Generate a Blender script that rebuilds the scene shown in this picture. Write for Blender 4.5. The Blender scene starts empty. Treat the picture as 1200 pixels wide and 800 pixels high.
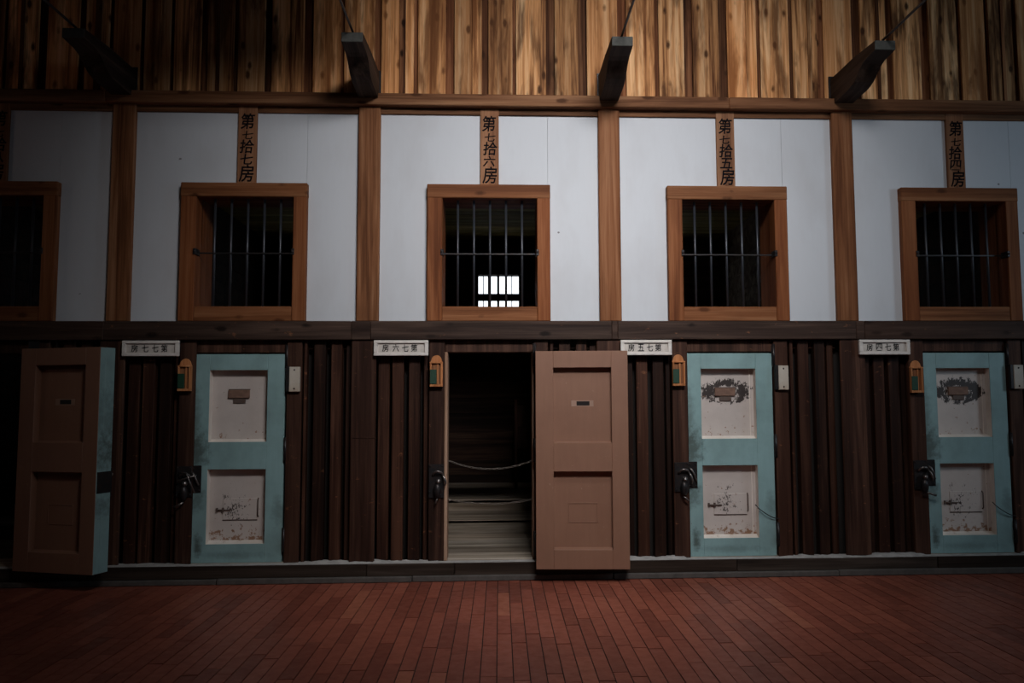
import bpy, bmesh, math, random
from mathutils import Vector, Matrix, Euler
random.seed(7)
PI = math.pi
C = bpy.context.scene.collection
sc = bpy.context.scene

# ------------------------------------------------------------------ materials
def new_mat(name):
    m = bpy.data.materials.new(name); m.use_nodes = True
    nt = m.node_tree; nt.nodes.clear()
    out = nt.nodes.new('ShaderNodeOutputMaterial'); b = nt.nodes.new('ShaderNodeBsdfPrincipled')
    nt.links.new(b.outputs[0], out.inputs[0])
    return m, nt, b
class N:
    """small node helper"""
    def __init__(s, nt): s.nt = nt
    def n(s, t, **kw):
        x = s.nt.nodes.new(t)
        for k, v in kw.items():
            setattr(x, k, v)
        return x
    def l(s, a, b): s.nt.links.new(a, b)
    def put(s, inp, v):
        if isinstance(v, bpy.types.NodeSocket): s.l(v, inp)
        else: inp.default_value = v
    def math(s, op, a, b=0.5, c=None, clamp=False):
        x = s.n('ShaderNodeMath', operation=op, use_clamp=clamp)
        s.put(x.inputs[0], a); s.put(x.inputs[1], b)
        if c is not None: s.put(x.inputs[2], c)
        return x.outputs[0]
    def vmath(s, op, a, b):
        x = s.n('ShaderNodeVectorMath', operation=op)
        s.put(x.inputs[0], a); s.put(x.inputs[1], b)
        return x.outputs[0]
    def noise(s, vec, scale=1, detail=4, rough=0.55, dist=0.0):
        x = s.n('ShaderNodeTexNoise'); s.l(vec, x.inputs['Vector'])
        x.inputs['Scale'].default_value = scale; x.inputs['Detail'].default_value = detail
        x.inputs['Roughness'].default_value = rough; x.inputs['Distortion'].default_value = dist
        return x.outputs[0]
    def ramp(s, f, stops):
        x = s.n('ShaderNodeValToRGB'); s.put(x.inputs[0], f)
        e = x.color_ramp.elements
        while len(e) < len(stops): e.new(0.5)
        for i, (p, c) in enumerate(stops):
            e[i].position = p; e[i].color = (c[0], c[1], c[2], 1) if not isinstance(c, (int, float)) else (c, c, c, 1)
        return x.outputs[0]
    def mix(s, f, a, b, mode='MIX'):
        x = s.n('ShaderNodeMix', data_type='RGBA', blend_type=mode)
        s.put(x.inputs[0], f); s.put(x.inputs[6], a if not isinstance(a, tuple) else (*a, 1)); s.put(x.inputs[7], b if not isinstance(b, tuple) else (*b, 1))
        return x.outputs[2]
    def maprange(s, v, a, b, c, d):
        x = s.n('ShaderNodeMapRange'); s.put(x.inputs[0], v)
        for i, q in enumerate((a, b, c, d)): s.put(x.inputs[i+1], q)
        return x.outputs[0]
    def coord(s, rnd=True):
        tc = s.n('ShaderNodeTexCoord').outputs['Object']
        if not rnd: return tc, None
        g = s.n('ShaderNodeNewGeometry').outputs['Random Per Island']
        g = s.math('FRACT', s.math('ADD', g, s.n('ShaderNodeObjectInfo').outputs['Random']))
        cx = s.n('ShaderNodeCombineXYZ')
        s.l(s.math('MULTIPLY', g, 37.3), cx.inputs[0]); s.l(s.math('MULTIPLY', g, 91.7), cx.inputs[1]); s.l(s.math('MULTIPLY', g, 53.1), cx.inputs[2])
        return s.vmath('ADD', tc, cx.outputs[0]), g
    def bump(s, b, h, strength=0.3, dist=0.005):
        x = s.n('ShaderNodeBump'); x.inputs['Strength'].default_value = strength; x.inputs['Distance'].default_value = dist
        s.l(h, x.inputs['Height']); s.l(x.outputs[0], b.inputs['Normal'])

def wood(name, dark, mid, light, axis='Z', streak=10, rough=0.75, var=(0.7, 1.2), knots=True, burn=0.0, scars=0.0, dust=0.0, spec=0.14):
    m, nt, b = new_mat(name); k = N(nt)
    v, g = k.coord()
    sc_ = {'Z': (streak, streak, .5), 'X': (.5, streak, streak), 'Y': (streak, .5, streak)}[axis]
    vs = k.vmath('MULTIPLY', v, sc_)
    n1 = k.noise(vs, 1.0, 6, .6, .6)
    fine = k.noise(k.vmath('MULTIPLY', v, tuple(q*7 if q > 1 else 2.0 for q in sc_)), 1.0, 3, .6)
    f = k.math('ADD', k.math('MULTIPLY', n1, .75), k.math('MULTIPLY', fine, .25))
    col = k.ramp(f, [(.37, dark), (.5, mid), (.62, light)])
    if knots:
        vo = k.n('ShaderNodeTexVoronoi'); vo.inputs['Scale'].default_value = 1.0
        kv = k.vmath('MULTIPLY', v, {'Z': (9, 9, 4.2), 'X': (3.4, 8, 8), 'Y': (8, 3.4, 8)}[axis])
        k.l(kv, vo.inputs['Vector'])
        kn = k.math('ADD', vo.outputs['Distance'], k.math('MULTIPLY', k.noise(v, 22, 2), .12))
        mask = k.maprange(kn, .16, .27, 1.0, 0.0)
        col = k.mix(k.math('MULTIPLY', mask, .92), col, tuple(q*.22 for q in dark))
    if burn:
        bn = k.noise(k.vmath('MULTIPLY', v, {'Z': (9, 9, 1.3), 'X': (1.3, 9, 9), 'Y': (9, 1.3, 9)}[axis]), 1.0, 4, .6, .3)
        col = k.mix(k.math('MULTIPLY', k.maprange(bn, .49, .63, 0, 1), burn), col, tuple(q*.35 for q in dark))
    if scars:
        sn = k.noise(k.vmath('MULTIPLY', v, (11, 11, 19)), 1.0, 5, .72)
        col = k.mix(k.math('MULTIPLY', k.maprange(sn, .63, .70, 0, 1), scars), col, (.27, .11, .05))
    if dust:
        dn = k.noise(v, 6, 5, .7)
        col = k.mix(k.math('MULTIPLY', k.maprange(dn, .48, .65, 0, 1), dust), col, (.3, .27, .24))
    g2 = k.math('FRACT', k.math('MULTIPLY', g, 7.31))
    col = k.mix(k.math('MULTIPLY', g2, .38), col, tuple(min(1, q*f_) for q, f_ in zip(mid, (.95, .72, .55))))
    bright = k.maprange(g, 0, 1, var[0], var[1])
    cc = k.n('ShaderNodeCombineXYZ')
    for i in range(3): k.l(bright, cc.inputs[i])
    col = k.mix(1.0, col, cc.outputs[0], 'MULTIPLY')
    k.l(col, b.inputs['Base Color'])
    b.inputs['Roughness'].default_value = rough
    b.inputs['Specular IOR Level'].default_value = spec
    k.bump(b, f, .45, .006)
    return m

def paint(name, base, grime, g_amt=.5, rough=.55, speck=None, wear=None):
    m, nt, b = new_mat(name); k = N(nt)
    v, g = k.coord(False)
    n1 = k.noise(v, 2.2, 6, .65)
    brush = k.noise(k.vmath('MULTIPLY', v, (30, 30, 3)), 1.0, 3, .6)
    col = k.mix(k.math('MULTIPLY', k.maprange(n1, .42, .75, 0, 1), g_amt), base, grime)
    col = k.mix(k.math('MULTIPLY', k.maprange(brush, .4, .7, 0, 1), .22), col, tuple(q*.72 for q in base))
    if speck:
        s = k.noise(v, 48, 3, .6)
        col = k.mix(k.maprange(s, .71, .75, 0, 1), col, speck)
    if wear:
        s = k.noise(k.vmath('MULTIPLY', v, (9, 9, 5)), 1.0, 7, .75)
        col = k.mix(k.math('MULTIPLY', k.maprange(s, .62, .7, 0, 1), .75), col, wear)
    k.l(col, b.inputs['Base Color']); b.inputs['Roughness'].default_value = rough
    k.bump(b, k.math('ADD', brush, n1), .2, .003)
    return m

def panel_paint(name, cx, cz, sx, sz, ring, smudge, rustbase, seed):
    """white enamel panel: a smeared black patch of wear round the hatch (object space), rust low down"""
    m, nt, b = new_mat(name); k = N(nt)
    v, _ = k.coord(False)
    sx_ = k.n('ShaderNodeSeparateXYZ'); k.l(v, sx_.inputs[0])
    n1 = k.noise(v, 3, 5, .6)
    col = k.mix(k.math('MULTIPLY', k.maprange(n1, .4, .7, 0, 1), .45), (.55, .485, .445), (.36, .305, .275))
    vseed = k.vmath('ADD', v, (seed*3.1, seed, seed*1.7))
    dx = k.math('DIVIDE', k.math('SUBTRACT', sx_.outputs[0], cx), sx)
    dz = k.math('DIVIDE', k.math('SUBTRACT', sx_.outputs[2], cz), sz)
    r = k.math('SQRT', k.math('ADD', k.math('MULTIPLY', dx, dx), k.math('MULTIPLY', dz, dz)))
    rr = k.math('ABSOLUTE', k.math('SUBTRACT', r, 1.0 if ring else 0.0))
    fall = k.maprange(rr, .0, .85 if ring else 1.4, 1.0, 0.0)
    chip = k.noise(k.vmath('MULTIPLY', vseed, (1.3, 1, .75)), 60, 5, .7)
    big = k.noise(vseed, 16, 3, .6)
    amt = k.math('ADD', k.math('MULTIPLY', k.math('ADD', k.math('MULTIPLY', chip, .6), k.math('MULTIPLY', big, .4)), 1.0), k.math('MULTIPLY', fall, smudge))
    if ring:   # wear sits to the sides and above, bare metal in the middle
        amt = k.math('SUBTRACT', amt, k.math('MULTIPLY', k.maprange(dz, -1.0, -.1, .13, 0), 1.0))
    col = k.mix(k.maprange(amt, .66, .70, 0, 1), col, (.035, .025, .022))
    # rust and drips near the bottom edge
    low = k.maprange(sx_.outputs[2], rustbase, rustbase + .16, 1.0, 0.0)
    rn = k.noise(k.vmath('MULTIPLY', vseed, (24, 24, 24)), 1.0, 4, .65)
    ra = k.math('ADD', rn, k.math('MULTIPLY', low, .10 if ring else .23))
    col = k.mix(k.math('MULTIPLY', k.maprange(ra, .66, .72, 0, 1), .85), col, (.22, .09, .03))
    k.l(col, b.inputs['Base Color']); b.inputs['Roughness'].default_value = .5
    k.bump(b, chip, .25, .002)
    return m

def iron(name, col, rough=.45, metal=.6, rust=0.3):
    m, nt, b = new_mat(name); k = N(nt)
    v, _ = k.coord(False)
    n1 = k.noise(v, 30, 5, .7)
    c = k.mix(k.math('MULTIPLY', k.maprange(n1, .45, .7, 0, 1), rust), col, (.09, .04, .02))
    k.l(c, b.inputs['Base Color']); b.inputs['Metallic'].default_value = metal; b.inputs['Roughness'].default_value = rough
    k.bump(b, n1, .3, .002)
    return m

def plaster_mat():
    m, nt, b = new_mat('white_plaster'); k = N(nt)
    v, _ = k.coord(False)
    n1 = k.noise(k.vmath('MULTIPLY', v, (2.2, 2, 1.1)), 1.0, 4, .55)
    n2 = k.noise(k.vmath('MULTIPLY', v, (40, 40, 6)), 1.0, 3, .6)
    col = k.mix(k.math('MULTIPLY', k.maprange(n1, .5, .72, 0, 1), .28), (.59, .61, .64), (.42, .40, .40))
    col = k.mix(k.math('MULTIPLY', k.maprange(n2, .5, .8, 0, 1), .10), col, (.46, .46, .48))
    s = k.noise(v, 9, 2, .5)
    col = k.mix(k.math('MULTIPLY', k.maprange(s, .76, .775, 0, 1), .8), col, (.10, .08, .08))
    k.l(col, b.inputs['Base Color']); b.inputs['Roughness'].default_value = .62
    b.inputs['Specular IOR Level'].default_value = .35
    k.bump(b, n2, .06, .002)
    return m

def floor_mat():
    m, nt, b = new_mat('red_brick_paving'); k = N(nt)
    v, g = k.coord()
    n1 = k.noise(v, 14, 5, .65)
    tc = k.n('ShaderNodeTexCoord').outputs['Object']
    n2 = k.noise(tc, .9, 4, .6)
    col = k.ramp(g, [(0, (.19, .050, .030)), (.3, (.25, .068, .041)), (.7, (.29, .080, .048)), (.97, (.31, .090, .053)), (1, (.38, .125, .07))])
    col = k.mix(k.math('MULTIPLY', k.maprange(n1, .45, .75, 0, 1), .35), col, (.10, .035, .022))
    col = k.mix(k.math('MULTIPLY', k.maprange(n2, .5, .75, 0, 1), .35), col, (.09, .032, .02))
    n3 = k.noise(tc, 5, 6, .75)
    col = k.mix(k.math('MULTIPLY', k.maprange(n3, .63, .72, 0, 1), .25), col, (.33, .22, .19))
    k.l(col, b.inputs['Base Color'])
    k.l(k.maprange(n1, .3, .8, .38, .62), b.inputs['Roughness'])
    b.inputs['Specular IOR Level'].default_value = .35
    k.bump(b, n1, .25, .003)
    return m

def simple(name, col, rough=.8, vary=.3, scale=12, metal=0):
    m, nt, b = new_mat(name); k = N(nt)
    v, _ = k.coord(False)
    n1 = k.noise(v, scale, 5, .65)
    c = k.mix(k.math('MULTIPLY', k.maprange(n1, .4, .7, 0, 1), vary), col, tuple(q*.35 for q in col))
    k.l(c, b.inputs['Base Color']); b.inputs['Roughness'].default_value = rough; b.inputs['Metallic'].default_value = metal
    k.bump(b, n1, .3, .004)
    return m

M = {}
M['plank'] = wood('tan_cedar_planks', (.085, .025, .009), (.62, .30, .12), (.90, .58, .31), 'Z', 15, .7, (.6, 1.35), True, .8)
M['batten'] = wood('brown_batten_planks', (.028, .010, .005), (.18, .070, .030), (.36, .165, .075), 'Z', 16, .75, (.35, 1.35), True, .6)
M['rail_top'] = wood('brown_rail_wood', (.06, .026, .012), (.19, .088, .042), (.31, .165, .085), 'X', 12, .7, (.9, 1.1), True, .35)
M['rail_mid'] = wood('dark_rail_wood', (.022, .012, .009), (.046, .027, .020), (.085, .052, .038), 'X', 12, .6, (.9, 1.1), True, .3, .5)
M['post'] = wood('brown_post_wood', (.10, .036, .014), (.22, .09, .038), (.33, .16, .08), 'Z', 13, .7, (.9, 1.08), False, .25)
M['frame'] = wood('orange_brown_frame_wood', (.10, .030, .010), (.215, .075, .027), (.31, .125, .052), 'Z', 13, .65, (.85, 1.1), False, .15)
M['frame_x'] = wood('orange_brown_header_wood', (.10, .036, .013), (.215, .085, .034), (.31, .145, .067), 'X', 13, .65, (.9, 1.05), True, .25)
M['plaque'] = wood('brown_plaque_wood', (.11, .045, .022), (.24, .11, .055), (.34, .175, .095), 'Z', 14, .7, (.9, 1.1), False, .3)
M['slat'] = wood('dark_stained_slats', (.012, .0045, .003), (.030, .012, .007), (.075, .033, .020), 'Z', 14, .55, (.4, 1.45), False, .3, .55)
M['lowpost'] = wood('dark_stained_posts', (.018, .008, .005), (.045, .020, .013), (.09, .044, .028), 'Z', 13, .6, (.8, 1.2), False, .3, .6)
M['beam'] = wood('black_brown_beam', (.012, .008, .006), (.035, .022, .016), (.075, .05, .038), 'Y', 12, .7, (.9, 1.1), False, .2)
M['beam_end'] = simple('weathered_end_grain', (.055, .055, .048), .85, .5, 40)
M['lining'] = wood('worn_tan_trim', (.16, .09, .055), (.32, .20, .135), (.46, .31, .22), 'Z', 14, .65, (.9, 1.1), False, .2)
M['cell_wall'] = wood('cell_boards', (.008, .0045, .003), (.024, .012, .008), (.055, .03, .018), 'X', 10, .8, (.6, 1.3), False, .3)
M['cell_floor'] = wood('grey_floor_boards', (.13, .105, .08), (.30, .255, .20), (.44, .39, .33), 'X', 12, .65, (.55, 1.2), False, .3)
M['sill'] = wood('grey_brown_sill_wood', (.013, .009, .007), (.030, .021, .016), (.062, .046, .036), 'X', 13, .7, (.8, 1.1), False, .3)
M['sill_top'] = simple('dusty_sill_top', (.42, .40, .38), .85, .5, 16)
M['stone'] = simple('grey_stone_plinth', (.085, .074, .066), .85, .6, 14)
def add_patches(m, patches, col):
    nt = m.node_tree; k = N(nt); b = nt.nodes['Principled BSDF']
    v, _ = k.coord(False); sp = k.n('ShaderNodeSeparateXYZ'); k.l(v, sp.inputs[0]); cur = b.inputs['Base Color'].links[0].from_socket
    nz = k.noise(v, 17, 5, .7)
    for cx, cz, sx_, sz_, a in patches:
        dx = k.math('DIVIDE', k.math('SUBTRACT', sp.outputs[0], cx), sx_); dz = k.math('DIVIDE', k.math('SUBTRACT', sp.outputs[2], cz), sz_)
        r = k.math('SQRT', k.math('ADD', k.math('MULTIPLY', dx, dx), k.math('MULTIPLY', dz, dz)))
        q = k.math('MULTIPLY', k.maprange(k.math('ADD', r, k.math('MULTIPLY', k.math('SUBTRACT', nz, .5), 2.6)), .3, 1.2, 1, 0), a)
        cur = k.mix(q, cur, col)
    k.l(cur, b.inputs['Base Color'])
M['teal'] = paint('teal_door_paint', (.25, .395, .40), (.11, .16, .145), .6, .5, (.10, .11, .10))
add_patches(M['teal'], [(.05, .88, .09, .16, .75), (.04, .50, .08, .10, .55), (.065, .14, .035, .09, .8), (.02, 1.15, .05, .25, .45), (.69, .40, .05, .12, .35), (.35, .06, .3, .03, .3)], (.045, .055, .045))
M['brown'] = paint('brown_door_paint', (.25, .125, .078), (.19, .088, .055), .5, .5, (.33, .20, .14))
M['enamel'] = paint('lit_white_reveal_paint', (.78, .72, .65), (.42, .33, .25), .5, .5, None, (.30, .16, .07))  # reveal paint raised above the panel white so recess edges look lit
M['iron'] = iron('black_iron', (.022, .022, .024), .42, .55, .3)
M['iron_bar'] = iron('dark_steel_bars', (.045, .050, .060), .38, .5, .15)
M['iron_shine'] = iron('worn_steel', (.20, .18, .17), .32, .85, .15)
M['dirtyiron'] = iron('grimy_iron', (.10, .070, .058), .6, .2, .5)
M['chain'] = iron('dull_chain_steel', (.15, .13, .11), .42, .7, .3)
M['ink'] = simple('black_ink', (.008, .007, .008), .95, .1)
M['ink'].node_tree.nodes['Principled BSDF'].inputs['Specular IOR Level'].default_value = .05
M['plank_back'] = simple('dark_backing', (.010, .006, .004), .9, .2)
M['sign'] = simple('chalk_white_sign_paint', (.70, .65, .60), .7, .25, 22)
M['sign_in'] = simple('grimy_white_sign_face', (.58, .53, .48), .75, .35, 18)
M['holder'] = wood('orange_box_wood', (.24, .085, .03), (.46, .19, .075), (.56, .26, .115), 'Z', 20, .55, (.9, 1.05), False, .1)
M['holder_in'] = wood('brown_box_wood', (.12, .05, .02), (.22, .09, .04), (.28, .13, .06), 'Z', 20, .6, (.9, 1.05), False, .1)
M['green'] = simple('green_tag', (.004, .040, .018), .6, .3, 30)
M['latch'] = paint('stained_white_plate', (.52, .47, .40), (.30, .19, .09), .9, .6, (.18, .08, .03), (.20, .09, .035))
M['rustplate'] = simple('rusty_brown_plate', (.20, .11, .075), .65, .5, 30)
M['hole'] = simple('dark_slot', (.008, .006, .005), .9, .1)
M['plaster'] = plaster_mat()
M['floor'] = floor_mat()
M['grout'] = simple('dark_joint_earth', (.012, .007, .006), .9, .4)
M['cell_rough'] = wood('rough_boards_lit_tone', (.08, .06, .045), (.22, .17, .13), (.38, .31, .24), 'X', 8, .9, (.7, 1.1), False, .3)  # rough boards of one cell, colour raised in place of light on them
M['cell_ceiling'] = wood('yellowish_ceiling_boards', (.12, .09, .025), (.30, .24, .075), (.44, .36, .14), 'X', 8, .8, (.6, 1.2), False, .4)
M['roof'] = wood('dark_roof_boards', (.02, .011, .006), (.035, .02, .012), (.06, .035, .02), 'X', 8, .8, (.7, 1.2), False, .3)

# ------------------------------------------------------------------ mesh helpers
def box(bm, x0, x1, y0, y1, z0, z1, mi=0, bev=.002, mat_fn=None, bm_mat=-1):
    vs = [bm.verts.new((x, y, z)) for x in (x0, x1) for y in (y0, y1) for z in (z0, z1)]
    idx = [(0, 1, 3, 2), (4, 6, 7, 5), (0, 4, 5, 1), (2, 3, 7, 6), (0, 2, 6, 4), (1, 5, 7, 3)]
    fs = [bm.faces.new([vs[i] for i in q]) for q in idx]     # -x, +x, -y, +y, -z, +z
    for i, f in enumerate(fs): f.material_index = mat_fn(i) if mat_fn else mi
    if bev:
        bmesh.ops.bevel(bm, geom=list({e for f in fs for e in f.edges}), offset=bev, segments=1, affect='EDGES', profile=.5, material=bm_mat)
    return vs
def tube(bm, pts, r, seg=10, mi=0, cap=True):
    """round tube along a list of points; r may be a list"""
    n = len(pts); rs = r if isinstance(r, (list, tuple)) else [r]*n
    P = [Vector(p) for p in pts]; rings = []
    up = None
    for i, p in enumerate(P):
        d = (P[min(i+1, n-1)] - P[max(i-1, 0)]).normalized()
        if up is None:
            up = d.cross(Vector((0, 0, 1)) if abs(d.z) < .9 else Vector((1, 0, 0))).normalized()
        else:
            up = (up - d*up.dot(d)).normalized()
        w = d.cross(up)
        rings.append([bm.verts.new(p + rs[i]*(math.cos(2*PI*j/seg)*up + math.sin(2*PI*j/seg)*w)) for j in range(seg)])
    for a, b in zip(rings, rings[1:]):
        for j in range(seg):
            f = bm.faces.new((a[j], a[(j+1) % seg], b[(j+1) % seg], b[j])); f.material_index = mi; f.smooth = True
    if cap:
        for rg in (rings[0][::-1], rings[-1]):
            f = bm.faces.new(rg); f.material_index = mi
def lathe(bm, prof, cx, cy, cz, axis='Z', seg=20, mi=0):
    rings = []
    for r, h in prof:
        ring = []
        for j in range(seg):
            a = 2*PI*j/seg; u, v = r*math.cos(a), r*math.sin(a)
            p = {'Z': (u, v, h), 'Y': (u, h, v), 'X': (h, u, v)}[axis]
            ring.append(bm.verts.new((cx+p[0], cy+p[1], cz+p[2])))
        rings.append(ring)
    for a, b in zip(rings, rings[1:]):
        for j in range(seg):
            f = bm.faces.new((a[j], a[(j+1) % seg], b[(j+1) % seg], b[j])); f.material_index = mi; f.smooth = True
    bm.faces.new(rings[0][::-1]); bm.faces.new(rings[-1])
def prism(bm, poly, a0, a1, axis='X', mi=0, bev=0):
    """extrude a 2-D outline; axis X: outline is (y,z); axis Y: outline is (x,z)"""
    def P(u, v, a): return (a, u, v) if axis == 'X' else (u, a, v)
    A = [bm.verts.new(P(u, v, a0)) for u, v in poly]; B = [bm.verts.new(P(u, v, a1)) for u, v in poly]
    fs = [bm.faces.new(A), bm.faces.new(B[::-1])]; n = len(poly)
    for i in range(n): fs.append(bm.faces.new((A[i], B[i], B[(i+1) % n], A[(i+1) % n])))
    for f in fs: f.material_index = mi
    if bev: bmesh.ops.bevel(bm, geom=list({e for f in fs for e in f.edges}), offset=bev, segments=1, affect='EDGES', profile=.5)
    return fs
def link(name, bm, mats, parent=None, loc=None, rot=None):
    bmesh.ops.recalc_face_normals(bm, faces=bm.faces[:])
    me = bpy.data.meshes.new(name); bm.to_mesh(me); bm.free()
    for m in (mats if isinstance(mats, (list, tuple)) else [mats]): me.materials.append(M[m])
    o = bpy.data.objects.new(name, me); C.objects.link(o)
    if parent: o.parent = parent
    if loc: o.location = loc
    if rot: o.rotation_euler = rot
    return o
def tag(o, label=None, cat=None, group=None, kind=None):
    if label: o['label'] = label
    if cat: o['category'] = cat
    if group: o['group'] = group
    if kind: o['kind'] = kind
    return o
def empty(name, loc, rz=0.0):
    o = bpy.data.objects.new(name, None); C.objects.link(o); o.location = loc; o.rotation_euler = (0, 0, rz)
    o.empty_display_size = .05
    return o
def glyph(bm, ch, x, z, w, h, y, mi=0, weight=.012, shear=0.0, thick=.0012, seed=0):
    """one character as thin raised ink, facing -Y, in a box w x h centred on x,z"""
    cu = bpy.data.curves.new('ink', 'FONT'); cu.body = ch; cu.size = 1.0; cu.offset = weight*.5; cu.resolution_u = 3
    cu.extrude = .004; cu.shear = shear
    ob = bpy.data.objects.new('ink', cu)
    C.objects.link(ob); dg = bpy.context.evaluated_depsgraph_get(); dg.update()
    me = bpy.data.meshes.new_from_object(ob.evaluated_get(dg))
    bpy.data.objects.remove(ob)
    if not me.vertices: return
    xs = [v.co.x for v in me.vertices]; ys = [v.co.y for v in me.vertices]
    x0, x1, y0, y1 = min(xs), max(xs), min(ys), max(ys)
    base = len(bm.verts)
    nv = [bm.verts.new((x + ((v.co.x-(x0+x1)/2)/(x1-x0))*w, y - (thick if v.co.z > 0 else 0), z + ((v.co.y-(y0+y1)/2)/(y1-y0))*h)) for v in me.vertices]
    for p in me.polygons:
        try:
            f = bm.faces.new([nv[i] for i in p.vertices]); f.material_index = mi
        except ValueError: pass
    bpy.data.meshes.remove(me)

# ------------------------------------------------------------------ layout (metres; wall face is y = 0, corridor towards -y)
W = 1.993
def P(k): return -3.068 + W*k                 # centre line of post k; cell k lies to its right
CELLS = (-1, 0, 1, 2, 3)
WIN = (.602, 1.386, 2.185, 3.09)              # window hole x0 x1 z0 z1 (from the post)
DOOR = (.653, 1.338, .149, 1.812)             # doorway hole
XL, XR = P(-3) + .0, P(6)
ZR0, ZR1 = 1.912, 2.065                       # middle rail
ZT0, ZT1 = 3.854, 3.952                       # top rail

# ---- floor: long narrow red bricks laid away from the wall
bm = bmesh.new()
x = XL; wB = .086
while x < XR:
    y = -.12 - random.random()*.55 - .05
    yy = -.12
    while yy > -8.6:
        y2 = max(y, -8.6)
        g = .0028
        dz = random.uniform(-.0018, .0012)
        a = [bm.verts.new(p) for p in ((x+g, y2+g, dz), (x+wB-g, y2+g, dz+random.uniform(-.001, .001)), (x+wB-g, yy-g, dz), (x+g, yy-g, dz))]
        bm.faces.new(a)
        b_ = [bm.verts.new((v.co.x, v.co.y, -.02)) for v in a]
        for i in range(4):
            q = bm.faces.new((a[i], b_[i], b_[(i+1) % 4], a[(i+1) % 4]))
        yy = y; y = yy - random.choice((.44, .56, .68, .68, .82))
    x += wB
n0 = len(bm.faces)
gv = [bm.verts.new(p) for p in ((XL, -8.6, -.006), (XR, -8.6, -.006), (XR, .1, -.006), (XL, .1, -.006))]
f = bm.faces.new(gv); f.material_index = 1
fl = link('floor', bm, ['floor', 'grout']); tag(fl, 'red floor of long narrow bricks laid end on to the wall', 'floor', None, 'structure')

# ---- stone plinth and wooden sill beam
bm = bmesh.new()
x = XL
cuts = [XL, -6.0, -4.2, -2.2, -.69, .9, 2.72, 4.6, 6.4, XR]
for a, b2 in zip(cuts, cuts[1:]):
    box(bm, a+.002, b2-.002, -.145+random.uniform(-.004, .004), .0, 0, .042+random.uniform(-.004, .006), 0, .006)
tag(link('trim_1', bm, 'stone'), 'low grey stone plinth under the dark wooden sill', 'plinth', None, 'structure')
bm = bmesh.new()
cuts = [XL, -5.1, -3.2, -1.05, -.36, 1.9, 3.55, 5.4, XR]
for a, b2 in zip(cuts, cuts[1:]):
    box(bm, a+.0015, b2-.0015, -.115+random.uniform(-.003, .003), .03, .04, .140, 0, .006)
x = XL; yf, h = -.085, .010                    # uneven dusty mortar bedding on top of the sill
prev = None
while x < XR:
    cell = (x - P(0)) % W
    yf = min(-.030, max(-.100, yf + random.uniform(-.014, .014))); h = min(.017, max(.003, h + random.uniform(-.005, .005)))
    if .58 < cell < 1.38: hh, yy = .001, -.06
    else: hh, yy = h, yf
    cur = [bm.verts.new(p) for p in ((x, yy-.012, .139), (x, yy+.01, .141+hh*.7), (x, .0, .142+hh), (x, .05, .140))]
    if prev:
        for i in range(3):
            f = bm.faces.new((prev[i], cur[i], cur[i+1], prev[i+1])); f.material_index = 1; f.smooth = True
    prev = cur; x += .022
box(bm, XL, XR, -.108, .05, .1395, .1415, 1, 0)
tag(link('trim_2', bm, ['sill', 'sill_top']), 'dark wooden sill beam along the wall foot with a dusty pale top', 'sill beam', None, 'structure')

# ---- lower wall of dark vertical slats
bm = bmesh.new()
for k in range(-3, 6):
    p = P(k)
    # backing, with a doorway cut for the cells in view
    if k in CELLS:
        box(bm, p, p+.60, .10, .14, 0, ZR1, 1, 0); box(bm, p+1.42, p+W, .10, .14, 0, ZR1, 1, 0); box(bm, p+.60, p+1.42, .10, .14, ZR0-.02, ZR1, 1, 0)
    else:
        box(bm, p, p+W, .10, .14, 0, ZR1, 1, 0)
    s = [(.088, .178, .012), (.205, .298, 0.0), (.336, .428, .0), (.450, .486, .03),
         (1.490, 1.518, -.006), (1.562, 1.655, 0.0), (1.700, 1.788, 0.0), (1.812, 1.868, .02)]
    if k == 0: s = s[:4] + [(1.488, 1.512, -.014)] + s[5:]
    for a, b2, yo in s:
        j = random.uniform(-.005, .005)
        box(bm, p+a+j, p+b2+j, -.012+yo, .06+yo, .142, ZR0+.01, 0, .004)
    # header band above the slats and doorway
    box(bm, p+.09, p+W-.09, .035, .10, 1.84, ZR0+.01, 0, .003)
tag(link('wall_back_lower', bm, ['slat', 'plank_back']), 'lower wall of dark stained vertical slats between the cell doors', 'slatted wall', None, 'structure')

# ---- lower posts
for k in range(-1, 5):
    p = P(k); bm = bmesh.new()
    a, b2 = (-.125, .075) if k != 3 else (-.085, .125)
    box(bm, p+a, p+b2, -.052, -.0245, .142, ZR0+.004, 0, .007)
    if k == 1: box(bm, p+a+.01, p+b2+.012, -.056, -.05, 1.12, 1.125, 0, .001)
    if k in (4, -1): 
        bm.free(); continue
    names = {0: 'dark lower post left of the cell door with rusty white panels and crossed lock bars',
             1: 'dark lower post just left of the sign plate reading 房六七第',
             2: 'dark lower post, only its top showing above the open brown door',
             3: 'dark lower post at the left end of the sign plate reading 房四七第'}
    names[0] = 'dark lower post in shadow beside the free edge of the leftmost open door'
    tag(link('lower_post', bm, 'lowpost'), names[k], 'post', 'dark posts of the lower wall')

# ---- plaster upper wall
bm = bmesh.new()
for k in range(-3, 6):
    p = P(k)
    if k in CELLS:
        x0, x1, z0, z1 = WIN
        box(bm, p, p+x0-.02, 0, .10, ZR1-.02, ZT0, 0, 0)
        box(bm, p+x1+.092, p+W, 0, .10, ZR1-.02, ZT0, 0, 0)
        box(bm, p+x1+.02, p+x1+.09, 0, .10, ZR1-.02, ZT0, 0, 0)
        box(bm, p+x0-.02, p+x1+.02, 0, .10, z1+.02, ZT0, 0, 0)
        box(bm, p+x0-.02, p+x1+.02, 0, .10, ZR1-.02, z0-.02, 0, 0)
    else:
        box(bm, p, p+W, 0, .10, ZR1-.02, ZT0, 0, 0)
tag(link('wall_back', bm, 'plaster'), 'white plaster wall band between the brown rails', 'wall', None, 'structure')

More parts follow.
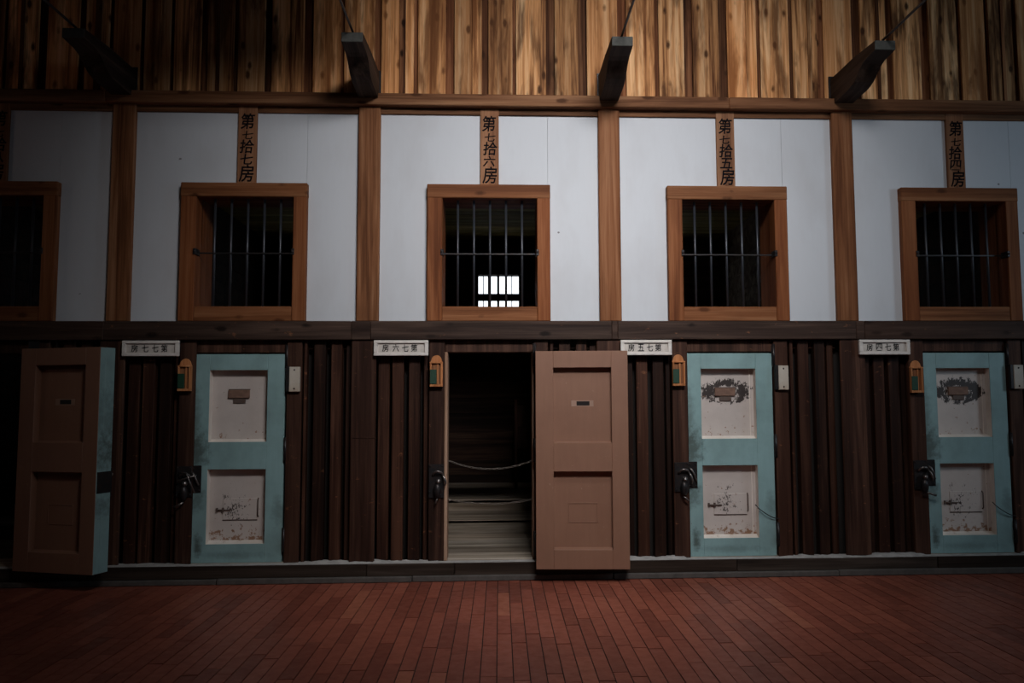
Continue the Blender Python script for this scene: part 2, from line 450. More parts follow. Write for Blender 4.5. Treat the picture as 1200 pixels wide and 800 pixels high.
# ---- plank wall above
bm = bmesh.new()
marks = [-1.128, -1.078, -.820, -.793, -.539, -.514, -.323, -.298, -.065, -.039, .188, .214]
x = XL
while x < XR:
    wide = random.uniform(.19, .27)
    box(bm, x, x+wide, -.012+random.uniform(-.004, .004), .012, ZT1-.02, 7.2, 0, .004)
    nar = random.choice((.03, .035, .055, .075))
    box(bm, x+wide-.01, x+wide+nar+.01, .022, .04, ZT1-.02, 7.2, 1, .003)
    if random.random() < .35:
        q = x + wide*random.uniform(.3, .7)
        box(bm, q, q+random.choice((.03, .05)), -.026, -.012, ZT1-.02, 7.2, random.choice((0, 1)), .003)
    x += wide + nar
box(bm, XL, XR, .04, .06, ZT1-.1, 7.2, 2, 0)
tag(link('wall_back_upper', bm, ['plank', 'batten', 'plank_back']), 'tall wall of knotty tan and brown vertical planks above the top rail', 'plank wall', None, 'structure')

# ---- rails
bm = bmesh.new()
for a, b2 in ((XL, -3.2), (-3.2, 1.93), (1.93, XR)):
    box(bm, a, b2, -.10, .0, ZT0, ZT1, 0, .006)
for k in range(-3, 6):
    box(bm, P(k)+.085, P(k)+W-.085, -.022, .0, ZT0-.052, ZT0+.002, 0, .003)
tag(link('trim_3', bm, 'rail_top'), 'brown wooden top rail between plaster and planks', 'rail', None, 'structure')
bm = bmesh.new()
cuts = [XL, P(0)-.09, P(1)-.125, P(1)+.03, P(2)-.0, P(2)+.05, P(3)+.05, P(3)+.12, XR]
for a, b2 in zip(cuts, cuts[1:]):
    box(bm, a, b2, -.072+random.uniform(-.002, .002), .0, ZR0, ZR1, 0, .005)
tag(link('trim_4', bm, 'rail_mid'), 'dark wooden middle rail running above the cell doors', 'rail', None, 'structure')

# ---- upper posts
pn = {0: 'shadowed brown upper post, leftmost of the four between the windows',
      1: 'brown upper post on white plaster left of the centre window',
      2: 'brown upper post on white plaster right of the centre window',
      3: 'brown upper post on white plaster, rightmost of the four'}
for k in range(0, 4):
    bm = bmesh.new(); p = P(k)
    box(bm, p-.092, p+.088, -.045, .02, ZR1, ZT0+.004, 0, .006)
    tag(link('upper_post', bm, 'post'), pn[k], 'post', 'brown posts of the plaster wall')

# ---- cantilever beams and their tie rods
bl = {0: ('dark cantilever beam in deep shadow at the far left', 'thin iron tie rod from the shadowed far left beam'),
      1: ('dark cantilever beam above the post left of the centre window', 'thin iron tie rod from the beam left of centre'),
      2: ('dark cantilever beam above the post right of the centre window', 'thin iron tie rod from the beam right of centre'),
      3: ('dark cantilever beam with pale weathered end, rightmost of the four', 'thin iron tie rod from the rightmost beam')}
for k in range(0, 4):
    p = P(k); xc = p - .005; r = empty('cantilever_beam', (xc, -.10, 3.91))
    tag(r, bl[k][0], 'beam', 'cantilever beams of the plank wall')
    top = [(.10, .235), (-.40, .225), (-.80, .20)]
    und = [(-.80, .128), (-.62, .122), (-.56, .112), (-.51, .088), (-.46, .050), (-.41, .025), (-.34, .012), (-.28, .006), (.0, .0), (.10, .0)]
    bm = bmesh.new()
    fs = prism(bm, top + und, -.079, .079, 'X', 0, .004)
    for f in bm.faces:
        if abs(f.calc_center_median().y + .80) < .004 and abs(f.normal.y) > .5: f.material_index = 1
    link('beam_body', bm, ['beam', 'beam_end'], r)
    bm = bmesh.new()
    box(bm, -.090, .090, .075, .092, .06, .262, 0, .003)
    lathe(bm, [(.0, -.01), (.012, -.01), (.012, .004), (0.0, .004)], -.07, .07, .24, 'Y', 10)
    link('bracket_plate', bm, 'iron', r)
    bm = bmesh.new()                                   # long iron tie towards the opposite wall
    tube(bm, [(xc, -.80, 4.115), (xc, -.86, 4.128), (xc, -2.5, 4.13), (xc, -8.55, 4.13)], .0095, 8)
    lathe(bm, [(.0, 0), (.020, 0), (.020, .012), (0, .012)], xc, -.78, 4.104, 'Z', 8)
    tag(link('tie_rod', bm, 'iron'), bl[k][1], 'rod', 'iron tie rods of the beams')

# ---- windows
wl = {-1: 'barred window at the far left in a dim brown frame',
      0: 'barred window under the plaque 第七拾七房',
      1: 'barred centre window showing the bright back window of its cell',
      2: 'barred window under the plaque 第七拾五房',
      3: 'barred window under the plaque 第七拾四房, rightmost'}
for n, k in enumerate(CELLS):
    p = P(k); x0, x1, z0, z1 = WIN
    r = empty('window_%d' % (n+1), (p, 0, ZR1)); tag(r, wl[k], 'window', 'barred cell windows', 'structure')
    o = ZR1
    bm = bmesh.new()
    box(bm, .480, x0+.002, -.06, .10, 0, 3.09-o, 0, .005); box(bm, x1-.002, 1.492, -.06, .10, 0, 3.09-o, 0, .005)
    box(bm, x0-.02, x0+.002, .08, .36, .08, z1-o+.03, 0, .003); box(bm, x1-.002, x1+.02, .08, .36, .08, z1-o+.03, 0, .003)
    fr = link('window_frame', bm, 'frame', r)
    bm = bmesh.new(); box(bm, .478, 1.494, -.064, .10, 3.085-o, 3.20-o, 0, .005); box(bm, x0, x1, .09, .36, z1-o, z1-o+.02, 0, .002)
    link('window_header', bm, 'frame_x', r)
    bm = bmesh.new(); box(bm, x0+.001, x1-.001, -.052, .06, 0, z0-o, 0, .005); box(bm, x0, x1, .05, .36, .08, z0-o-.01, 0, .002)
    link('window_sill', bm, 'frame_x', r)
    for j in range(5):
        bx = (x0+x1)/2 + (j-2)*.1335
        bm = bmesh.new(); tube(bm, [(bx, .035, z0-o-.01), (bx, .035, z1-o+.01)], .0108, 10)
        link('bar', bm, 'iron_bar', r)
    bm = bmesh.new()
    box(bm, x0-.005, x1+.005, .013, .023, .559, .572, 0, .002)
    for s in (x0, x1):
        box(bm, s-.012, s+.012, -.070, .03, .542, .592, 0, .003)
        lathe(bm, [(0, -.008), (.008, -.008), (.008, 0), (0, 0)], s, -.07, .568, 'Y', 8)
    link('cross_bar', bm, 'iron', r)

# ---- number plaques (brushed characters) above the windows
num = {-1: '八', 0: '七', 1: '六', 2: '五', 3: '四'}
pl = {-1: 'wooden plaque above the far left window, its black characters lost in shadow',
      0: 'wooden plaque brushed with 第七拾七房 above a window', 1: 'wooden plaque brushed with 第七拾六房 above the centre window',
      2: 'wooden plaque brushed with 第七拾五房 above a window', 3: 'darker wooden plaque brushed with 第七拾四房 above the right window'}
for k in CELLS:
    p = P(k); r = empty('number_plaque', (p+.991, -.0, 3.20)); tag(r, pl[k], 'plaque', 'plaques above the windows')
    bm = bmesh.new(); box(bm, -.077, .077, -.026, .002, 0, .655, 0, .003); link('plaque_board', bm, 'plaque', r)
    for ch, zc, hh, ww in (('第', .525, .135, .118), ('七', .408, .070, .090), ('拾', .312, .115, .118), (num[k], .205, .090, .105), ('房', .087, .145, .122)):
        bm = bmesh.new(); glyph(bm, ch, random.uniform(-.008, .008), zc, ww, hh, -.0265, 0, .030, .10)
        link('brushed_character', bm, 'ink', r)

# ---- white sign plates over the doors
sl = {0: 'dim white sign plate reading 房七七第', 1: 'white sign plate reading 房六七第', 2: 'white sign plate reading 房五七第 above the open brown door corner',
      3: 'dim white sign plate reading 房四七第'}
sx = {0: (-3.000, -2.556), 1: (-1.014, -.577), 2: (.986, 1.407), 3: (2.972, 3.401)}
for k in (0, 1, 2, 3):
    a, b2 = sx[k]; w = b2-a; r = empty('cell_sign', ((a+b2)/2, -.068, 1.782)); tag(r, sl[k], 'sign', 'white sign plates under the middle rail')
    bm = bmesh.new(); H = .124
    box(bm, -w/2, w/2, -.030, 0, 0, .024, 0, .003); box(bm, -w/2, w/2, -.030, 0, H-.024, H, 0, .003)
    box(bm, -w/2, -w/2+.030, -.030, 0, .024, H-.024, 0, .003); box(bm, w/2-.030, w/2, -.030, 0, .024, H-.024, 0, .003)
    link('sign_frame', bm, 'sign', r)
    bm = bmesh.new(); box(bm, -w/2+.025, w/2-.025, -.014, .0, .020, H-.020, 0, 0); link('sign_face', bm, 'sign_in', r)
    for ch, fx in (('房', -.29), ('四' if k == 3 else num[k], -.10), ('七', .075), ('第', .235)):
        bm = bmesh.new(); glyph(bm, ch, fx*w, .062, .052, .060, -.0142, 0, .022, 0)
        link('sign_character', bm, 'ink', r)

# ---- tag holders beside the doors
hx = {0: (-2.512, 1.504, 1.764), 1: (-.513, 1.531, 1.787), 2: (1.465, 1.530, 1.789), 3: (3.457, 1.466, 1.735)}
hl_ = {0: 'small orange wooden tag holder left of the teal door with crossed lock rods', 1: 'small orange wooden tag holder left of the open doorway with chains',
       2: 'small orange wooden tag holder between the open brown door and a teal door', 3: 'small orange wooden tag holder left of the rightmost teal door'}
for k in (0, 1, 2, 3):
    xc, z0, z1 = hx[k]; H = z1-z0; w = .104
    r = empty('tag_holder', (xc, -.048, z0)); tag(r, hl_[k], 'tag holder', 'orange tag holders beside the doors')
    out = [(-w/2, 0), (w/2, 0), (w/2, H-.055)] + [(w/2*math.cos(t)*.86, H-.052+.052*math.sin(t)) for t in [PI*i/12 for i in range(13)]] + [(-w/2, H-.055)]
    bm = bmesh.new(); prism(bm, out, -.010, 0, 'Y', 0, .0015); link('back_board', bm, 'holder', r)
    bm = bmesh.new()
    box(bm, w/2-.018, w/2, -.034, -.008, .010, H-.060, 0, .002); box(bm, -w/2, -w/2+.014, -.034, -.008, .010, H-.060, 0, .002)
    box(bm, -w/2, w/2, -.036, -.008, 0, .018, 0, .002); box(bm, -w/2-.002, w/2+.002, -.036, -.008, H-.068, H-.056, 0, .002)
    box(bm, .004, .016, -.026, -.008, .018, H-.068, 0, .002)
    link('side_rails', bm, 'holder', r)
    bm = bmesh.new(); box(bm, -.036, .004, -.016, -.009, .018, H-.07, 0, 0); box(bm, .016, .034, -.016, -.009, .018, H-.07, 0, 0); link('inner_board', bm, 'holder_in', r)
    bm = bmesh.new(); box(bm, -.050, .003, -.040, -.033, .022, .138, 0, .0015); tag(link('number_tag', bm, 'green', r), 'green tag')

# ---- latch plates on the right jambs
ll = {0: 'white latch plate on the jamb right of the teal door nearest the left', 2: 'white latch plate on the jamb right of the middle teal door', 3: 'white latch plate at the far right edge'}
for k in (0, 2, 3):
    p = P(k); r = empty('latch_plate', (p+1.412, -.03, 1.495)); tag(r, ll[k], 'latch plate', 'white latch plates on the jambs')
    bm = bmesh.new(); box(bm, -.034, .050, -.040, 0, 0, .200, 0, .004); link('plate_cover', bm, 'latch', r)
    bm = bmesh.new(); box(bm, -.060, -.034, -.034, 0, .0, .205, 0, .003); link('plate_bracket', bm, 'iron', r)
    for zz in (.025, .175):
        bm = bmesh.new(); lathe(bm, [(0, -.046), (.006, -.044), (.007, -.040), (0, -.040)], .008, 0, zz, 'Y', 8)
        link('plate_nail', bm, 'iron', r)

# ---- cell doors
def leaf_parts(root, z0, z1, mtx, style, seed):
    """leaf local frame: x from 0 (free edge) to w (hinge edge), y 0 = outer face, y t = inner face"""
    w, t, H = .728, .154, z1-z0
    st = .130; s2 = .140
    rb, lp, mr, tr = .147*H/1.665, .590*H/1.665, .220*H/1.665, .130*H/1.665
    up0 = rb+lp+mr; up1 = H-tr
    def place(o):
        o.matrix_local = mtx; return o
    bm = bmesh.new()
    def member(x0, x1, za, zb, inn):
        # inn: set of faces (-x 0,+x 1,-z 4,+z 5) that look into a panel recess
        rail = x0 > .01 and x1 < w-.01
        box(bm, x0, x1, 0, .095, za, zb, 0, .0025, lambda i: 1 if i in inn else 0, 0)
        box(bm, x0, x1, .095, t, za, zb, 0, .0025, lambda i: 2 if (i in inn or i == 3 or (rail and i < 2)) else 0, 2)
    member(0, st, 0, H, {1}); member(w-s2, w, 0, H, {0})
    member(st, w-s2, 0, rb, {5}); member(st, w-s2, rb+lp, up0, {4, 5}); member(st, w-s2, up1, H, {4})
    # stile faces next to rails stay hidden; recess reveals on the stiles are painted paler than the panel, as if lit
    place(link('leaf_frame', bm, ['teal', 'enamel', 'brown'], root))
    pw = (st + w - s2)/2
    for nm, a, b2 in (('lower_panel', rb, rb+lp), ('upper_panel', up0, up1)):
        upper = nm == 'upper_panel'
        if upper: m = panel_paint('white_panel_paint_upper_%d' % seed, pw, a + (b2-a)*.645, .150 if style != 'light' else .12, .085, True, {'heavy': .33, 'ring': .30, 'light': .06, 'open': .03}[style], a, seed)
        else: m = panel_paint('white_panel_paint_lower_%d' % seed, pw-.03, a + (b2-a)*.45, .15, .17, False, {'heavy': .17, 'ring': .17, 'light': .19, 'open': .05}[style], a, seed+5)
        M[nm+str(seed)] = m
        bm = bmesh.new()
        box(bm, st-.005, w-s2+.005, .075, .0965, a-.005, b2+.005, 0, 0, lambda i: 1 if i == 3 else 0)
        pn_ = place(link(nm, bm, [nm+str(seed), 'brown'], root))
        # narrow moulding strips against the recess on the outer side
        bm = bmesh.new()
        for (xa, xb, za, zb) in ((w-s2-.034, w-s2-.028, a, b2),):
            box(bm, xa, xb, .072, .076, za, zb, 0, .001)
        place_child(bm, 'panel_bead', 'enamel', pn_, mtx)
        bm = bmesh.new()                              # sloping ledges at the foot of each recess, shaped to catch light
        prism(bm, [(.030, a-.001), (.076, a-.001), (.076, a+.020), (.060, a+.012)], st+.001, w-s2-.001, 'X', 0, .001)
        place_child(bm, 'panel_ledge', 'enamel', pn_, mtx)
        bm = bmesh.new()
        prism(bm, [(t-.012, a-.001), (.096, a-.001), (.096, a+.012)], st+.001, w-s2-.001, 'X', 0, .001)
        place_child(bm, 'panel_ledge', 'brown', pn_, mtx)
        if upper:
            zs = a + (b2-a)*.645
            bm = bmesh.new()                          # sliding cover and its slot, outer side
            box(bm, pw-.098, pw+.072, .055, .075, zs-.020, zs+.046, 0, .003)
            place_child(bm, 'viewing_flap', 'rustplate', pn_, mtx)
            bm = bmesh.new(); box(bm, pw-.060, pw+.040, .063, .0755, zs-.062, zs-.022, 0, .003); box(bm, pw-.10, pw+.074, .069, .0755, zs+.046, zs+.054, 0, .001)
            place_child(bm, 'slot_guide', 'dirtyiron', pn_, mtx)
            zi = a + (b2-a)*.52                        # inner side slot in a pale worn rectangle
            bm = bmesh.new(); box(bm, pw-.058, pw+.045, .0955, .0990, zi-.016, zi+.018, 0, .001); place_child(bm, 'viewing_slot', 'hole', pn_, mtx)
            bm = bmesh.new(); box(bm, pw-.090, pw+.088, .0955, .0978, zi-.024, zi+.024, 0, .001); place_child(bm, 'slot_surround', 'slotrim', pn_, mtx)
        else:
            zs = a + (b2-a)*.455; hb = .085
            bm = bmesh.new()                          # food hatch, outer side
            box(bm, pw-.122, pw+.150, .069, .075, zs-hb, zs+hb, 0, .002)
            hp = place_child(bm, 'food_hatch', nm+str(seed), pn_, mtx)
            bm = bmesh.new()
            tube(bm, [(pw-.165, .063, zs-.008), (pw-.06, .063, zs-.008)], .006, 8); box(bm, pw-.128, pw-.112, .056, .075, zs-.026, zs+.012, 0, .002)
            box(bm, pw-.175, pw-.160, .057, .075, zs-.022, zs+.010, 0, .003)
            tube(bm, [(pw+.158, .073, zs+.085), (pw+.158, .058, zs+.07), (pw+.158, .058, zs-.05), (pw+.158, .073, zs-.062)], .005, 8)
            tube(bm, [(pw-.124, .071, zs-hb-.003), (pw+.152, .071, zs-hb-.003)], .003, 6)
            place_child(bm, 'hatch_bolt', 'dirtyiron', pn_, mtx)
            bm = bmesh.new()                          # hatch outline on the inner side
            for (xa, xb, za, zb) in ((pw-.115, pw+.115, zs+.075, zs+.081), (pw-.115, pw+.115, zs-.072, zs-.066), (pw+.109, pw+.115, zs-.07, zs+.08), (pw-.115, pw-.109, zs-.07, zs+.08)):
                box(bm, xa, xb, .0955, .1005, za, zb, 0, .001)
            place_child(bm, 'hatch_edge', 'brown', pn_, mtx)
    for zz in (.80*H/1.665*2 - .05, .80*H/1.665, .08):
        bm = bmesh.new()
        tube(bm, [(w+.014, -.010, zz), (w+.014, -.010, zz+.19)], .013, 10)
        box(bm, w-.002, w+.006, -.004, .09, zz+.01, zz+.18, 0, .001)
        place(link('hinge', bm, 'iron', root))
    # iron strap that wraps the free edge and carries the hasp
    zs = .555*H/1.665*1.0
    bm = bmesh.new(); box(bm, -.004, .085, -.008, .004, zs, zs+.215, 0, .003); box(bm, -.006, .002, -.004, t-.01, zs+.03, zs+.19, 0, .002)
    for q in (.02, .07):
        for zz in (.02, .195): lathe(bm, [(0, -.015), (.006, -.013), (.007, -.008), (0, -.008)], q, 0, zs+zz, 'Y', 8)
    lp_ = place(link('lock_plate', bm, 'iron', root))
    bm = bmesh.new()
    tube(bm, [(.012, -.02, zs+.165), (.032, -.034, zs+.150), (.050, -.036, zs+.115), (.072, -.024, zs+.06)], [.010, .010, .009, .007], 8)
    place_child(bm, 'hasp', 'iron_shine', lp_, mtx)
def place_child(bm, name, mat, parent, mtx):
    o = link(name, bm, mat, parent)       # parent already carries the leaf transform
    return o
M['slotrim'] = paint('worn_slot_paint', (.34, .21, .15), (.24, .14, .10), .5, .6)

dl = {-1: 'brown cell door standing open at the far left, teal edge showing',
      0: 'closed teal cell door with little-worn white upper panel, nearest the left',
      1: 'open brown cell door folded back beside the chained doorway',
      2: 'closed teal cell door with black wear round its slot, beside the open brown door',
      3: 'closed teal cell door with a heavily scarred slot, rightmost'}
for n, k in enumerate(CELLS):
    p = P(k); r = empty('door_%d' % (n+1), (p+DOOR[1]+.016, -.02, .142)); tag(r, dl[k], 'door', 'cell doors', 'structure')
    base = r.location
    # fixed frame: jambs, header, worn lining
    bm = bmesh.new()
    X = lambda q: p+q - base.x
    Z = lambda q: q - base.z
    box(bm, X(.500), X(.628), -.014, .16, Z(.142), Z(ZR0), 0, .005)
    box(bm, X(1.352), X(1.470), -.014, .16, Z(.142), Z(ZR0), 0, .005)
    box(bm, X(.628), X(1.352), .010, .16, Z(1.812), Z(ZR0), 0, .004)
    link('door_frame', bm, 'lowpost', r)
    bm = bmesh.new()
    if k in (-1, 1):
        box(bm, X(.626), X(.652), -.022, .16, Z(.144), Z(1.812), 0, .003)
        box(bm, X(1.338), X(1.354), -.008, .20, Z(.144), Z(1.812), 0, .003)
        link('door_lining', bm, 'lining', r)
    else:
        box(bm, X(.604), X(.628), .13, .16, Z(.144), Z(1.812), 0, .003)
        link('door_lining', bm, 'lowpost', r)
    w = .728
    if k in (-1, 1):
        th = math.radians(17 if k == -1 else 4)
        ang = -(PI - th)
        # closed: leaf spans x from -w to 0 left of the pin; opening swings the free edge towards the corridor and round to the right
        rot = Matrix.Rotation(PI - th, 4, 'Z')
        pivot = Vector((.035 if k == -1 else .0, -.035 if k == -1 else -.075, 0))
        mtx = Matrix.Translation(pivot) @ rot @ Matrix.Translation((-w-.014, .010, Z(.108 if k == 1 else .142)))
        leaf_parts(r, .098, 1.796 if k == 1 else 1.79, mtx, 'open', n)
    else:
        mtx = Matrix.Translation((-.004-w-.010, .004, Z(.146)))
        if k == 0: mtx = Matrix.Translation((-.010-w-.010, .004, Z(.146)))
        leaf_parts(r, .146, 1.80, mtx, {0: 'light', 2: 'ring', 3: 'heavy'}[k], n)

# pull cable dangling on the right two teal doors
for k, lab in ((2, 'thin black cable curling out of the middle teal door edge'), (3, 'thin black cable curling out of the rightmost teal door edge')):
    p = P(k); bm = bmesh.new()
    pts = [(p+1.17+.20*(i/10), -.030-.012*math.sin(PI*i/10), .55-.105*math.sin(PI*.5*i/10)) for i in range(11)]
    pts[0] = (p+1.17, -.02, .56)
    tube(bm, pts, .004, 6); tag(link('cable', bm, 'iron'), lab, 'cable', 'cables on the teal doors')

# ---- iron locks on the left jambs
kl = {0: 'iron lock with crossed worn rods on the jamb left of a teal door', 1: 'iron lock with curved handle on the jamb of the open doorway',
      2: 'iron lock with shackle and hanging padlock beside the open brown door', 3: 'dark iron lock with hanging key on the jamb of the rightmost door'}
for k in (0, 1, 2, 3):
    p = P(k); xc = p+.565; r = empty('iron_lock', (xc, -.035, .69)); tag(r, kl[k], 'lock', 'iron locks on the jambs')
    bm = bmesh.new(); box(bm, -.062, .060, -.012, 0, -.02 if k != 1 else -.05, .218, 0, .003)
    for q in (-.05, .048):
        for zz in (.0, .205): lathe(bm, [(0, -.019), (.006, -.017), (.007, -.012), (0, -.012)], q, 0, zz, 'Y', 8)
    link('jamb_plate', bm, 'iron', r)
    bm = bmesh.new()                                   # staple / shackle
    tube(bm, [(.012+.040*math.cos(a), -.016-.034*math.sin(a)*.9, .130+.034*math.sin(a)) for a in [PI*i/10 for i in range(11)]], .009, 8)
    if k == 0: tube(bm, [(-.055, -.03, .085), (.0, -.055, .120), (.11, -.052, .150)], .006, 8); tube(bm, [(-.03, -.04, .172), (.035, -.062, .168), (.062, -.06, .10), (.098, -.05, .012)], .0065, 8)
    else: tube(bm, [(.048, -.03, .145), (.062, -.05, .12), (.078, -.052, .075), (.070, -.045, .05)], [.007, .009, .009, .006], 8)
    link('shackle', bm, 'iron_shine', r)
    bm = bmesh.new(); lathe(bm, [(0, -.062), (.012, -.060), (.020, -.050), (.021, -.036), (.014, -.026), (.014, -.010), (0, -.010)], .018, 0, .086, 'Y', 14); link('bolt_knob', bm, 'iron_shine', r)
    bm = bmesh.new()                                   # hanging padlock body
    lathe(bm, [(0, -.052), (.016, -.048), (.028, -.020), (.031, .015), (.026, .045), (.012, .062), (0, .064)], .010, -.040, .006, 'Z', 14); link('padlock_body', bm, 'iron', r)
    bm = bmesh.new()
    pts = {0: [(-.065, -.04, -.10), (-.025, -.045, -.082), (.01, -.04, -.06)], 1: [(-.005, -.04, -.085), (.004, -.045, -.065), (.012, -.04, -.045)],
           2: [(.04, -.04, -.088), (.020, -.045, -.065), (.0, -.04, -.055)], 3: [(.10, -.045, -.065), (.055, -.05, -.05), (.01, -.04, -.035)]}[k]
    tube(bm, pts, [.009, .008, .006], 8); link('lock_key', bm, 'iron_shine', r)

# ---- chains across the open doorway of the centre cell
def chain(a, b2, sag, n, label):
    bm = bmesh.new(); A, B = Vector(a), Vector(b2)
    def pt(t): 
        q = A.lerp(B, t); q.z -= sag*4*t*(1-t); return q
    for i in range(n):
        t = (i+.5)/n; c = pt(t); d = (pt(t+.5/n)-pt(t-.5/n)).normalized()
        L = (B-A).length/n*.72; wd = .0062
        s1 = Vector((0, 1, 0)); s1 = (s1 - d*s1.dot(d)).normalized(); s2 = d.cross(s1)
        tw = .55 + i*PI/2; s = math.cos(tw)*s1 + math.sin(tw)*s2
        ring = []
        for j in range(16):
            u = 2*PI*j/16
            ring.append(c + d*(math.cos(u)*wd + math.copysign(L-wd, math.cos(u))*(1 if abs(math.cos(u)) > .01 else 0)) + s*math.sin(u)*wd)
        ring.append(ring[0]); tube(bm, ring, .0021, 6, 0, False)
    tag(link('chain', bm, 'chain'), label, 'chain', 'chains across the doorway')
chain((P(1)+.655, .04, .932), (P(1)+1.336, .04, .925), .068, 20, 'upper steel chain hung across the open cell doorway')
chain((P(1)+.655, .04, .620), (P(1)+1.336, .04, .612), .036, 20, 'lower steel chain hung across the open cell doorway')

# ---- cells behind the wall
YB = 3.9
CB = {-1: 'the far left cell', 0: 'the cell behind the plaque 第七拾七房', 1: 'the open centre cell', 2: 'the cell behind the plaque 第七拾五房', 3: 'the rightmost cell'}
for k in CELLS:
    p = P(k)
    bm = bmesh.new()
    for s in (p-.06 if k == CELLS[0] else None, p+W-.06):        # partitions: horizontal boards
        if s is None: continue
        z = .1
        while z < 4.0:
            box(bm, s, s+.12, .14, YB+.1, z+.001, z+.199, 0, .003); z += .2
    # back wall of boards with a barred opening
    wx0, wx1, wz0, wz1 = p+.80, p+1.32, 2.42, 3.035
    z = .1
    while z < 4.0:
        a, b2 = z, z+.195
        if b2 <= wz0 or a >= wz1: box(bm, p+.06, p+W-.06, YB, YB+.08, a, b2, 0, .004)
        else:
            box(bm, p+.06, wx0, YB, YB+.08, a, b2, 0, .004); box(bm, wx1, p+W-.06, YB, YB+.08, a, b2, 0, .004)
            if a < wz0: box(bm, wx0, wx1, YB, YB+.08, a, wz0, 0, .002)
            if b2 > wz1: box(bm, wx0, wx1, YB, YB+.08, wz1, b2, 0, .002)
        z += .195
    for q in ((p-.06, wx0, 0, 4.0), (wx1, p+W+.06, 0, 4.0), (wx0, wx1, 0, wz0), (wx0, wx1, wz1, 4.0)):   # boarding behind
        box(bm, q[0], q[1], YB+.078, YB+.12, q[2], q[3], 0, 0)
    box(bm, p-.01, p+.01, .14, YB+.1, 0, 4.0, 0, 0); box(bm, p+W-.01, p+W+.01, .14, YB+.1, 0, 4.0, 0, 0)
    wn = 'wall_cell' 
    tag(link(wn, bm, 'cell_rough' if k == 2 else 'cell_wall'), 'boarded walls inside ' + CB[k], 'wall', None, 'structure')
    bm = bmesh.new(); y = .14
    while y < YB:
        box(bm, p+.06, p+W-.06, y, y+.188, 3.50, 3.54, 0, .003); y += .195
    box(bm, p, p+W, .10, YB+.1, 3.55, 3.6, 0, 0)
    tag(link('ceiling_cell', bm, 'cell_ceiling'), 'board ceiling inside ' + CB[k], 'ceiling', None, 'structure')
    bm = bmesh.new()                                               # stepped plank floor
    box(bm, p+.06, p+W-.06, .10, YB, 0, .10, 0, 0); box(bm, p+.62, p+1.40, .02, .30, 0, .12, 0, 0)
    box(bm, p+.630, p+1.362, -.02, .0, .10, .146, 0, .003)
    ys = [-.02, .30, .62, .95, 1.30]
    for a, b2 in zip(ys, ys[1:]): box(bm, p+.06 if a > .1 else p+.63, p+W-.06 if a > .1 else p+1.362, max(a, .0) if a > 0 else .0, b2-.010, .10, .150, 0, .004)
    box(bm, p+.06, p+W-.06, 1.30, 1.33, .10, .278, 0, .004)
    for a, b2 in ((1.30, 1.64), (1.64, 2.0)): box(bm, p+.06, p+W-.06, a, b2-.006, .25, .282, 0, .004)
    box(bm, p+.06, p+W-.06, 2.0, 2.03, .25, .39, 0, .004)
    y = 2.0
    while y < YB: box(bm, p+.06, p+W-.06, y, min(y+.30, YB)-.006, .36, .396, 0, .004); y += .30
    tag(link('floor_cell', bm, 'cell_floor'), 'stepped plank floor inside ' + CB[k], 'floor', None, 'structure')
    r = empty('window_%d' % (7+k), (wx0, YB, wz0)); tag(r, 'small barred window in the back of ' + CB[k], 'window', None, 'structure')
    bm = bmesh.new(); w = wx1-wx0; h = wz1-wz0
    for a, b2, c, d in ((-.03, 0, -.03, h+.03), (w, w+.03, -.03, h+.03), (0, w, -.03, 0), (0, w, h, h+.03)): box(bm, a, b2, -.03, .10, c, d, 0, .003)
    box(bm, 0, w, .0, .06, .285, .375, 0, .003)
    link('window_frame', bm, 'cell_wall', r)
    for q, ww in ((.065, .006), (.135, .014), (.255, .016), (.355, .014), (.430, .006)):
        bm = bmesh.new(); box(bm, q-ww, q+ww, .02, .045, 0, h, 0, .002); link('window_bar', bm, 'cell_wall', r)
    if k == 1:
        # low wooden screen standing on the plank floor
        r = empty('wooden_screen', (.30, 3.0, .396)); tag(r, 'low dark wooden screen standing inside the open centre cell', 'screen')
        bm = bmesh.new(); box(bm, -.13, -.095, -.02, .02, 0, 1.04, 0, .003); box(bm, .34, .375, -.02, .02, 0, .98, 0, .003); link('screen_post', bm, 'slat', r)
        bm = bmesh.new()
        for a, b2 in ((.47, .72), (.725, .975)): box(bm, -.10, .36, -.012, .012, a, b2, 0, .003)
        link('screen_panel', bm, 'slat', r)

# ---- rest of the corridor: opposite wall, ends, roof with skylights
YF = -8.6
bm = bmesh.new(); x = XL
while x < XR:
    w = .24; box(bm, x, x+w-.006, YF-.03, YF, 0, 7.2, 0, 0); x += w
tag(link('wall_front', bm, 'slat'), 'plank wall on the far side of the corridor', 'wall', None, 'structure')
for nm, xx in (('wall_left', XL), ('wall_right', XR)):
    bm = bmesh.new(); y = YF
    while y < .06:
        box(bm, xx-.03, xx, y, y+.234, 0, 7.2, 0, 0); y += .24
    tag(link(nm, bm, 'slat'), 'plank wall closing the ' + nm[5:] + ' end of the corridor', 'wall', None, 'structure')
SK = [(.1, 1.9, -5.0, -3.8)]                       # skylight opening x0 x1 y0 y1
zc = 6.4
bm = bmesh.new()
x0, x1, y0, y1 = SK[0]
box(bm, XL, x0, YF, .06, zc, zc+.1, 0, 0); box(bm, x1, XR, YF, .06, zc, zc+.1, 0, 0)
box(bm, x0, x1, YF, y0, zc, zc+.1, 0, 0); box(bm, x0, x1, y1, .06, zc, zc+.1, 0, 0)
tag(link('ceiling', bm, 'roof'), 'dark board roof of the corridor', 'ceiling', None, 'structure')
bm = bmesh.new()
box(bm, x0-.03, x0, y0, y1, zc, zc+.8, 0, 0); box(bm, x1, x1+.03, y0, y1, zc, zc+.8, 0, 0)
box(bm, x0-.03, x1+.03, y0-.03, y0, zc, zc+.8, 0, 0); box(bm, x0-.03, x1+.03, y1, y1+.03, zc, zc+.8, 0, 0)
